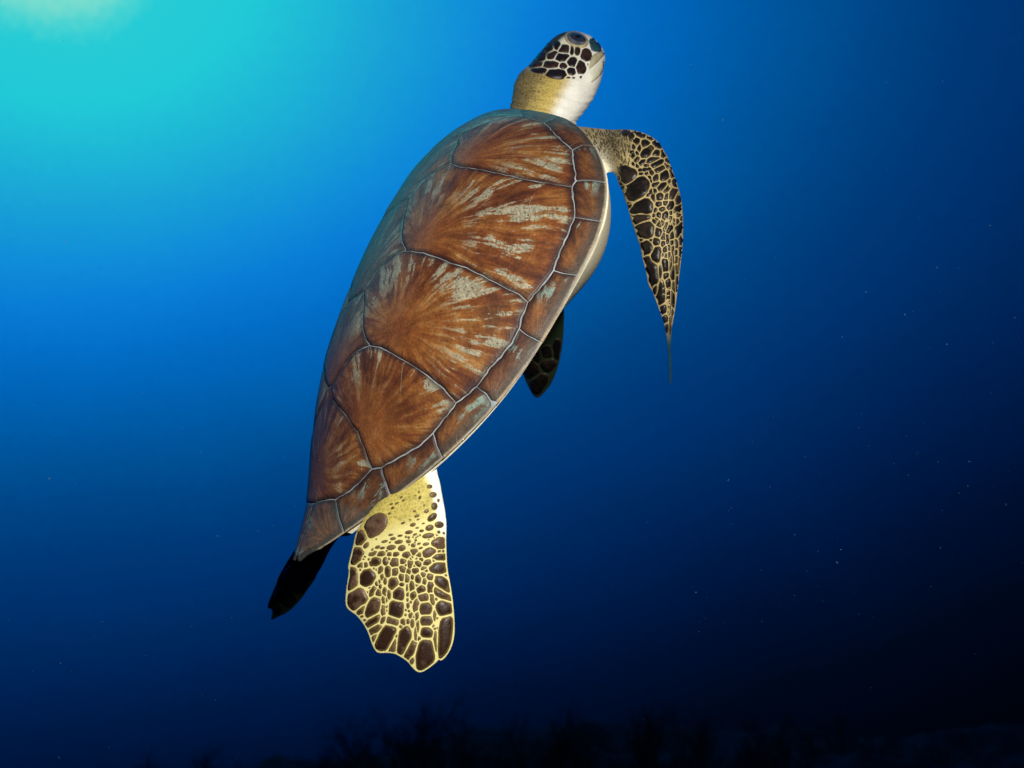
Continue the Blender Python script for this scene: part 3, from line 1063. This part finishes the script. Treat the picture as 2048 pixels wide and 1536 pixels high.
E_FF = crop([(885,855,108,95,-25),(985,1010,185,135,-45),(1050,1275,165,125,-45),(1040,310,75,42,15),(1165,350,65,48,20),(1250,430,80,58,35),
 (845,295,32,28),(925,335,28,30),(985,400,34,45),(1095,430,60,52,-30),(1120,530,105,60,-45),(1235,555,60,48),(1320,560,40,58,0),(1020,490,18,42,10),
 (945,470,14,22),(990,555,16,20),(945,590,20,24),(985,635,28,38,30),(1055,665,45,26,-30),(1190,635,85,34,-20),(1250,680,88,36,-25),(1285,760,68,36,-25),
 (1365,650,24,38,-20),(1368,720,18,45,-30),(1175,810,32,28),(1095,765,22,18),(1108,710,22,12),(1150,750,14,14),(1230,870,38,52,30),(1335,840,62,78,30),
 (1425,800,28,62,-20),(1395,920,20,26),(1470,930,40,52),(1230,950,42,28,-20),(1310,975,68,42,-40),(1375,1010,32,60,38),(1215,1035,24,24),(1440,1070,42,68,10),
 (1280,1110,50,44,-30),(1195,1130,22,30),(1360,1105,20,52,15),(1500,1160,26,55),(1270,1205,38,30,-20),(1350,1190,34,32),(1415,1225,42,58,25),(1500,1300,46,78,12),
 (1220,1285,25,30),(1310,1275,40,34),(1265,1345,28,30),(1350,1360,38,52),(1415,1320,16,28),(1235,1410,28,30),(1300,1450,38,42),(1410,1400,18,42),(1455,1440,16,26),(1497,1430,20,42)],
 1120, 220, 6.4) + crop([(530,40,88,58,-20),(570,165,68,68,-40),(580,305,52,60,-30),(650,365,40,70,18),(622,490,45,118,-12),(655,260,28,30),(675,180,25,32),
 (690,110,25,28),(656,85,18,18),(677,38,22,24),(730,45,28,40),(825,20,28,42),(770,70,14,26),(800,90,12,20),(765,150,20,42,15),(735,130,14,30,20),(835,170,25,52),
 (852,240,16,50),(715,220,14,22),(745,212,12,15),(780,205,14,28),(715,272,14,22),(750,258,12,14),(783,268,14,22),(820,278,16,30),(730,318,16,26),(760,305,12,22),
 (790,310,12,26),(815,348,14,26),(850,340,14,46),(735,370,12,22),(761,372,11,26),(793,392,8,28),(733,447,24,54),(774,430,12,48),(818,400,14,36),(843,430,9,50),
 (690,500,8,30),(738,530,18,26),(790,515,18,56),(820,480,10,45),(755,600,22,46),(793,620,12,45),(820,570,8,50),(702,675,36,82),(655,635,15,30),(752,690,18,60),
 (788,710,11,66),(720,800,28,36),(760,800,14,46),(785,860,8,55),(737,880,18,30),(745,945,13,28),(768,920,7,48)], 1150, 420, 4.043)
E_RF = crop([(745,860,150,98,-48),(580,1000,62,88,22),(640,1085,40,24,-50),(532,1200,68,100,25),(740,1275,62,50,-20),(960,1280,46,48),(860,1265,25,36),
 (575,1310,30,28),(635,1310,20,25),(715,1178,38,20,-20),(815,1180,42,22,-10),(925,1108,50,28,-10),(1045,1115,42,32,-15),(1010,1045,45,22,-10),(1120,1040,28,20),
 (945,1008,32,18,-10),(850,1040,35,15,-15),(770,1105,30,18,-20),(825,1115,28,14,-15),(920,965,28,12,-10),(1025,975,28,13,-10),(1125,935,42,20,-10),(1170,850,32,20,-20),
 (1215,750,28,16,-20),(1190,695,18,11,-20),(1325,695,28,20,-30),(1390,765,58,34,-40),(1360,885,45,32,-15),(1345,975,62,28,-10),(1270,920,25,15,-10),(1220,885,20,10,-10),
 (1195,960,25,12,-20),(1415,640,34,40),(1400,510,38,30,-5),(1360,415,30,22),(1470,850,48,36),(1478,1060,90,65,-5),(1360,1165,78,48,-25),(1482,1215,80,38,-5),
 (1467,1345,105,68,0),(1320,1070,35,18,-10),(1175,1085,26,22),(1240,1065,22,12,-20),(1260,1115,25,12,-20),(1185,1155,32,30),(1240,1195,25,22),(1100,1195,38,28,-10),
 (975,1185,32,20,-10),(905,1185,25,18),(1060,1270,32,28),(1140,1295,32,38),(1230,1290,35,32),(1340,1280,45,32,-15),(1295,1345,25,18,-20),(1055,1355,32,38),
 (970,1385,34,44,15),(885,1385,32,46),(1120,1385,20,26),(1195,1375,32,34),(1285,1420,26,22),(800,1365,28,36),(1250,540,14,22,20),(1040,535,18,10,-30),(1065,575,18,10,-30),
 (990,605,24,10,-25),(925,615,22,10,-25),(940,660,20,14,-30),(905,722,20,12,-30),(1240,475,12,12),(1200,520,10,8),(1060,830,24,12,-20),(1230,790,18,9,-20),(1300,630,10,12),
 (1290,835,18,9,-20),(1140,795,14,8),(1460,575,14,20)], 620, 900, 5.689) + crop([(478,215,62,115,4),(545,440,105,120,30),(655,200,82,102,8),(950,265,55,66,20),(1040,198,30,38),
 (1105,212,20,46),(1165,195,14,22),(1230,217,36,50),(1305,247,24,32),(1370,195,42,36),(1370,310,34,60,-10),(1478,90,2,2),(1515,270,125,62,42),(1500,392,120,42,32),
 (1045,278,22,16),(1160,297,30,52),(1265,332,50,42,-20),(1105,322,9,42),(1010,385,60,78),(1110,390,11,30),(1175,400,26,44),(1295,425,56,46),(1390,440,20,52,-12),
 (850,365,20,40),(775,377,30,34,-20),(710,350,30,52,30),(895,397,20,40),(838,455,18,38),(980,560,90,98),(1207,520,28,64),(1315,552,74,70),(1525,545,98,88),
 (718,545,74,128,25),(835,570,22,52),(585,560,32,60,25),(1115,515,14,28),(1147,630,20,28),(1215,638,17,46),(940,697,66,44,22),(722,685,80,50,-38),(830,682,18,35,25),
 (1325,692,70,54),(1420,630,14,46),(1060,706,26,28),(1115,700,15,22),(1165,720,17,38),(745,787,64,38,-38),(1226,750,13,55),(1070,905,72,145,14),(858,895,86,172,30),
 (1330,832,72,66,12),(1548,880,98,238,4),(1203,850,13,60),(1150,1022,50,104,22),(1312,1065,108,178,8),(1427,930,21,88),(945,985,32,72,20),(725,890,20,42,30),
 (1160,1140,20,34),(820,190,15,28),(800,300,13,22),(855,240,15,30),(760,270,15,20),(870,455,10,20),(790,245,10,18),(1110,450,10,20)], 620, 1120, 5.689)
E_HD = crop([(650,350,36,40,20),(725,382,56,38),(797,395,19,40),(852,397,25,40),(937,442,46,56),(600,442,54,44,-35),(697,463,68,40),(797,505,46,44),(887,560,44,58),
 (590,530,72,40),(715,545,34,26),(792,600,40,34),(485,590,72,26,6),(650,622,98,44,6),(500,455,46,62,32),(455,530,66,28,-12),(570,375,52,50,-35),
 (765,660,22,10),(815,662,18,9),(885,655,12,16,30),(955,530,7,11)], 980, 20, 4.876)
E_LF = crop([(440,960,88,110,-30),(660,740,72,78),(690,900,105,78),(560,1160,100,112,30),(800,700,50,110),(530,780,42,62),(800,1020,50,120,20),(700,1230,90,60,-30)], 1000, 600, 6.98)


def enorm(q, E):
    x, y, rx, ry, a = E
    dx, dy = q[..., 0] - x, q[..., 1] - y
    c, s = math.cos(a), math.sin(a)
    return np.sqrt(((dx * c + dy * s) / rx) ** 2 + ((-dx * s + dy * c) / ry) ** 2)


def scale_cells(ells, outline, gap, reach=1.12, n=18, out_pad=0.0, over=0.0):
    """each ellipse grows until it meets its neighbours, the outline, or its reach"""
    E = [e for e in ells if e[2] > .8]
    cent = np.array([(e[0], e[1]) for e in E])
    cells = []
    for i, e in enumerate(E):
        big = max(e[2], e[3])
        nb = [j for j in range(len(E)) if j != i and np.hypot(*(cent[j] - cent[i])) < (big + max(E[j][2], E[j][3])) * 1.4]
        nn_ = n if big < 9 else n + 8
        poly = []
        for k in range(nn_):
            t = 2 * math.pi * k / nn_
            c, s = math.cos(e[4]), math.sin(e[4])
            # superellipse direction
            ux, uy = math.cos(t) * e[2], math.sin(t) * e[3]
            d = np.array([ux * c - uy * s, ux * s + uy * c])
            ts = np.linspace(.05, reach(e) if callable(reach) else reach, 30)
            q = cent[i] + ts[:, None] * d
            di = ts
            bad = np.zeros(len(ts), bool)
            for j in nb:
                # distance-like comparison in pixels
                dj = (enorm(q, E[j]) - 1) * min(E[j][2], E[j][3]); dd = (di - 1) * min(e[2], e[3])
                bad |= dj < dd + gap * .0
            if outline is not None:
                bad |= ~inside(q, outline)
            m = np.argmax(bad) if bad.any() else len(ts)
            tt = ts[max(m - 1, 0)]
            L = np.linalg.norm(d) * tt
            L = max(L - (gap / 2 if m < len(ts) else 0), L * .35)
            w = 1 + .05 * noise.noise(Vector((cent[i][0] * .3 + math.cos(t) * 1.5, cent[i][1] * .3, math.sin(t) * 1.5)))
            poly.append(cent[i] + d / np.linalg.norm(d) * L * w)
        poly = np.array(poly)
        poly = poly * .7 + (np.roll(poly, 1, 0) + np.roll(poly, -1, 0)) * .15
        cells.append(poly)
    return cells, E


def fillers(ells, outline, rmin, rmax, tries, sep=1.1, mask=None, long=False):
    out = []
    lo, hi = outline.min(0), outline.max(0)
    E = list(ells)
    P = rng.uniform(lo, hi, (tries, 2))
    P = P[inside(P, outline)]
    P = P[seg_dist(P, outline) > rmin * 1.2]
    for p in P:
        if mask is not None and not mask(p):
            continue
        r = rng.uniform(rmin, rmax)
        ok = True
        for e in E:
            if abs(e[0] - p[0]) > 60 or abs(e[1] - p[1]) > 60:
                continue
            d = (float(enorm(p, e)) - 1) * min(e[2], e[3])
            if d < r * sep:
                ok = False; break
        if ok:
            n_ = (p[0], p[1], r, r * rng.uniform(.6, 1), rng.uniform(0, 3)) if not long else (p[0], p[1], r * rng.uniform(2.2, 4), r, 1.25 + (p[0] - 1215) * .006 + rng.normal(0, .15))
            E.append(n_); out.append(n_)
    return out


def place_scales(cells, E, mat, height, bevel, name='scale', small=5.0):
    """single scales above the size limit are objects, the tiny ones between them one part"""
    VV, FF_, EE, SS, n0 = [], [], [], [], 0
    for poly, e in zip(cells, E):
        r = math.sqrt(e[2] * e[3])
        st = 2.6 if r < 5 else (4.5 if r < 12 else 7)
        if r >= small:
            drape(name, poly, mat, height * min(1, r / 9), bevel, body, st)
        else:
            res = drape(name, poly, mat, height * .5, bevel * .6, None, 3.0, link=False)
            if res:
                V, F, ed, sd_ = res
                VV.append(V); FF_ += [tuple(i + n0 for i in f) for f in F]; EE.append(ed + .001); SS.append(np.full(len(V), sd_)); n0 += len(V)
    if VV:
        o = make("small_scales", np.vstack(VV), FF_, mat)
        fattr(o.data, "edge", np.concatenate(EE)); fattr(o.data, "seed", np.concatenate(SS))
        o['kind'] = 'stuff'; o.parent = body


# front right
o1 = f1_out
grow1 = inset(o1, -3.2)
fill1 = fillers(E_FF, o1, 2.2, 3.6, 4000, 1.05, lambda p: (p[0] > 1262 or p[1] > 345) and p[1] < 655)
c1, e1 = scale_cells(E_FF + fill1, grow1, 1.7, 1.9)
place_scales(c1, e1, M_scale_front, .0014, .0035, small=3.4)
# shoulder: tiny granular scales
fillS = fillers(E_FF, o1, .9, 1.3, 4200, 1.0, lambda p: p[0] > 1172 and p[0] < 1268 and p[1] < 342 and (p[0] - 1212) ** 2 / 22 ** 2 + (p[1] - 342) ** 2 / 45 ** 2 > 1.2, long=True)
cS, eS = scale_cells(fillS, o1, .8, 1.3)
place_scales(cS, eS, M_granule, .0006, .002, small=99)
# rear right
o2 = f2_out
fill2 = fillers(E_RF, inset(o2, 3), 1.7, 3.2, 2500, 1.2, lambda p: p[1] > 1085 + (p[0] - 700) * -.15 and p[1] < 1300)
c2, e2 = scale_cells(E_RF + fill2, inset(o2, 1.2), 2.6, lambda e: 1.14 if e[1] < 1100 else 1.5)
place_scales(c2, e2, M_scale_rear, .0009, .0030, small=3.6)
# left front
body_bvh = bvh; bvh = far_bvh[4]
c4, e4 = scale_cells(E_LF, inset(f4_out, 1), 2.6, 1.5)
place_scales(c4, e4, M_scale_front, .0012, .003)
# left rear
bvh = far_bvh[3]
E_LR = [(585, 1150, 16, 22, .5), (562, 1190, 13, 18, .5), (600, 1170, 14, 18, .5), (612, 1125, 16, 20, .5), (640, 1100, 15, 18, .5), (580, 1200, 14, 14, 0), (555, 1218, 8, 10, 0), (605, 1100, 12, 14, .4)]
c3, e3 = scale_cells(E_LR, inset(f3_out, 2), 3)
place_scales(c3, e3, M_scale_front, .0010, .003)
# head
bvh = body_bvh
c5, e5 = scale_cells(E_HD, None, 2.1, lambda e: 1.28 if e[2] * e[3] > 25 else 1.0)
place_scales(c5, e5, M_scale_head, .0013, .003, small=2.6)

# ---- face
Z = lambda L: [(980 + x / 4.876, 20 + y / 4.876) for x, y in L]
pre = drape("prefrontal_scale", resample(smooth_poly(Z([(960, 290), (1010, 262), (1060, 310), (1100, 372), (1098, 405), (1040, 412), (990, 400), (975, 350)])), 4), M_blue, .0015, .004, body, 4)
drape("upper_beak", resample(smooth_poly(Z([(1100, 400), (1120, 435), (1092, 462), (1058, 505), (1000, 553), (960, 590), (972, 520), (990, 450), (1040, 415)])), 4), M_beak, .0014, .004, body, 4)
drape("lower_beak", resample(smooth_poly(Z([(1110, 466), (1114, 540), (1090, 618), (1040, 675), (975, 720), (965, 650), (1000, 580), (1064, 512)])), 4), M_jaw, .0013, .004, body, 4)
eye_c = (980 + 845 / 4.876, 20 + 292 / 4.876)


def ell(cx, cy, rx, ry, deg, n=28):
    a = math.radians(deg); t = np.linspace(0, 2 * math.pi, n, endpoint=False)
    x, y = np.cos(t) * rx, np.sin(t) * ry
    return np.stack([cx + x * math.cos(a) - y * math.sin(a), cy + x * math.sin(a) + y * math.cos(a)], -1)


lid = drape("eyelid", ell(eye_c[0] - .5, eye_c[1] - .8, 25.5, 15.6, 22), M_lid, .0036, .007, body, 3, ring=1.2)
ering = drape("eye_rim", ell(eye_c[0] - .4, eye_c[1] + .2, 22.5, 13.4, 20), M_ering, .0052, .006, body, 3, ring=1.2)
ball = drape("eyeball", ell(eye_c[0] + .8, eye_c[1] + .6, 19.8, 11.4, 20), M_eye, .0068, .007, body, 3, ring=1.2)
pup = drape("pupil", ell(eye_c[0] + .5, eye_c[1] + .2, 9, 6, 12), M_pupil, .0076, .004, body, 2.5)

# ------------------------------------------------------------------ water, reef, drifting particles
def emissive_water():
    m = bpy.data.materials.new("open water"); m.use_nodes = True
    nt = m.node_tree; nt.nodes.clear()
    gm = nt.nodes.new("ShaderNodeNewGeometry")
    c = water_colour(nt, gm.outputs["Position"])
    e = nt.nodes.new("ShaderNodeEmission"); nt.links.new(c, e.inputs["Color"])
    o = nt.nodes.new("ShaderNodeOutputMaterial"); nt.links.new(e.outputs[0], o.inputs[0])
    m.cycles.emission_sampling = 'NONE'
    return m


RW = 120.0
V, F = [], []
nu, nv = 64, 32
for j in range(nv + 1):
    el = R(-60 + 115 * j / nv)
    for i in range(nu + 1):
        az = R(-80 + 160 * i / nu)
        V.append((RW * math.cos(el) * math.sin(az), RW * math.cos(el) * math.cos(az), RW * math.sin(el)))
for j in range(nv):
    for i in range(nu):
        k = j * (nu + 1) + i
        F.append((k, k + 1, k + nu + 2, k + nu + 1))
water = make("water", V, F, emissive_water())
water['kind'] = 'structure'

M_reef = plain("reef rock", (.004, .012, .026), (.014, .032, .058), 3, .9, 1, .05, .05)  # blue-black: the water's dimming and blue haze are put into the rock colour
NX, NY = 150, 120
V, F = [], []
for j in range(NY):
    y = 5 + 35 * (j / (NY - 1)) ** 1.6
    for i in range(NX):
        x = (i / (NX - 1) - .5) * (14 + y * 1.9)
        p = Vector((x * .22, y * .22, 3.1))
        z = -4.62 - .9 * max(0, y - 13) * .12 * (1 + .1 * (y - 13)) - .16 * max(0, -x - 1) + .9 * math.exp(-((x - 4) / 5) ** 2) * .35 + .28 * noise.fractal(p, .9, 2.1, 4) + .55 * max(0, noise.noise(p * 2.3 + Vector((4, 1, 0)))) + .22 * noise.fractal(p * 6, .8, 2.2, 4)
        V.append((x, y, z))
for j in range(NY - 1):
    for i in range(NX - 1):
        k = j * NX + i
        F.append((k, k + 1, k + NX + 1, k + NX))
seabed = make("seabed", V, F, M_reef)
seabed['kind'] = 'structure'

# feathery coral bushes along the dim reef
M_bush = plain("dark coral", (.006, .016, .032), (.020, .045, .080), 6, .9, .3, .01, .05)  # dimming and blue of the water between put into the coral's colour


def bush_mesh(seed):
    r = random.Random(seed)
    V, F = [], []
    def seg(a, b, ra, rb):
        d = (b - a).normalized(); s = d.orthogonal().normalized(); q = d.cross(s)
        n0 = len(V)
        for c_, rr in ((a, ra), (b, rb)):
            for k in range(3):
                an = 2.094 * k
                V.append(c_ + (s * math.cos(an) + q * math.sin(an)) * rr)
        for k in range(3):
            k2 = (k + 1) % 3
            F.append((n0 + k, n0 + k2, n0 + 3 + k2, n0 + 3 + k))
    def grow(p, d, L, rad, lev):
        n = 3 if lev < 3 else 2
        for i in range(n):
            d = (d + Vector((r.gauss(0, .16), r.gauss(0, .16), r.gauss(.05, .1)))).normalized()
            e = p + d * L / n
            seg(p, e, rad, rad * .8); p = e; rad *= .85
            if lev < 4:
                for _ in range(2 if lev < 3 else 3):
                    b = (d + Vector((r.gauss(0, .6), r.gauss(0, .6), r.gauss(.1, .4)))).normalized()
                    grow(p, b, L * r.uniform(.45, .7), rad * .7, lev + 1)
    for _ in range(7):
        grow(Vector((r.gauss(0, .25), r.gauss(0, .2), 0)), Vector((r.gauss(0, .45), r.gauss(0, .45), 1)).normalized(), .42, .011, 1)
    h = max(v.z for v in V)
    me = bpy.data.meshes.new("coral_bush")
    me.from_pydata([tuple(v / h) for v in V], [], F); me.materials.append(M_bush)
    return me


bush_meshes = [bush_mesh(s) for s in (3, 8, 21)]
ORD = 'first second third fourth fifth sixth seventh eighth ninth tenth eleventh twelfth thirteenth fourteenth fifteenth sixteenth'.split()
BUSH = [(360, 1440, 13.0), (505, 1462, 12.5), (625, 1462, 13.0), (700, 1440, 13.4), (765, 1385, 13.0), (868, 1345, 13.6), (925, 1415, 12.6), (1010, 1375, 13.2),
        (1110, 1385, 12.8), (1225, 1345, 13.4), (1330, 1350, 13.0), (1440, 1380, 12.7), (1560, 1360, 13.3), (1690, 1390, 12.9), (1810, 1410, 13.1), (1930, 1415, 12.8)]
for k, (bx, by, bd) in enumerate(BUSH):
    top_ = at(bx, by + 42, bd)
    o = bpy.data.objects.new("coral_bush", bush_meshes[k % 3]); col.objects.link(o)
    base = -4.95
    h = top_[2] - base
    o.location = (top_[0], top_[1], base); o.scale = (h * random.uniform(.8, 1.15), h, h); o.rotation_euler = (0, 0, random.uniform(0, 6))
    o['category'] = 'coral'
    o['label'] = ORD[k] + ' dark feathery coral bush from the left along the dim reef at the bottom edge'
    o['group'] = 'coral bushes along the dark reef'

# particles
m_part, nt, b = new_mat("drifting particle")
b.inputs["Base Color"].default_value = (.06, .13, .17, 1); b.inputs["Roughness"].default_value = .8
VV, FF2 = [], []
for k in range(1700):
    d = random.uniform(.9, 4.5)
    p = at(random.uniform(-50, 2100), random.triangular(-20, 1560, 1000), d)
    if 600 < 1024 + FPX * (p @ CW)[0] / d < 1380 and d < 1.75:
        d = random.uniform(1.9, 4.5); p = p / np.linalg.norm(p) * d
    s = random.uniform(.0002, .0005) * (1 + d * .3)
    n0 = len(VV)
    ax = np.array([random.gauss(0, 1) for _ in range(3)]); ax /= np.linalg.norm(ax)
    el = random.choice([1, 1, 1, 1.6, 3])
    for q in ((1, 0, 0), (-1, 0, 0), (0, 1, 0), (0, -1, 0), (0, 0, 1), (0, 0, -1)):
        q = np.array(q) * random.uniform(.5, 1.2)
        q = q + ax * (q @ ax) * (el - 1)
        VV.append(p + q * s)
    for f in ((0, 2, 4), (2, 1, 4), (1, 3, 4), (3, 0, 4), (2, 0, 5), (1, 2, 5), (3, 1, 5), (0, 3, 5)):
        FF2.append(tuple(n0 + i for i in f))
specks = make("drifting_particles", VV, FF2, m_part, smooth=False)
specks['kind'] = 'stuff'
specks['label'] = 'tiny pale specks of plankton drifting in the dark blue water'
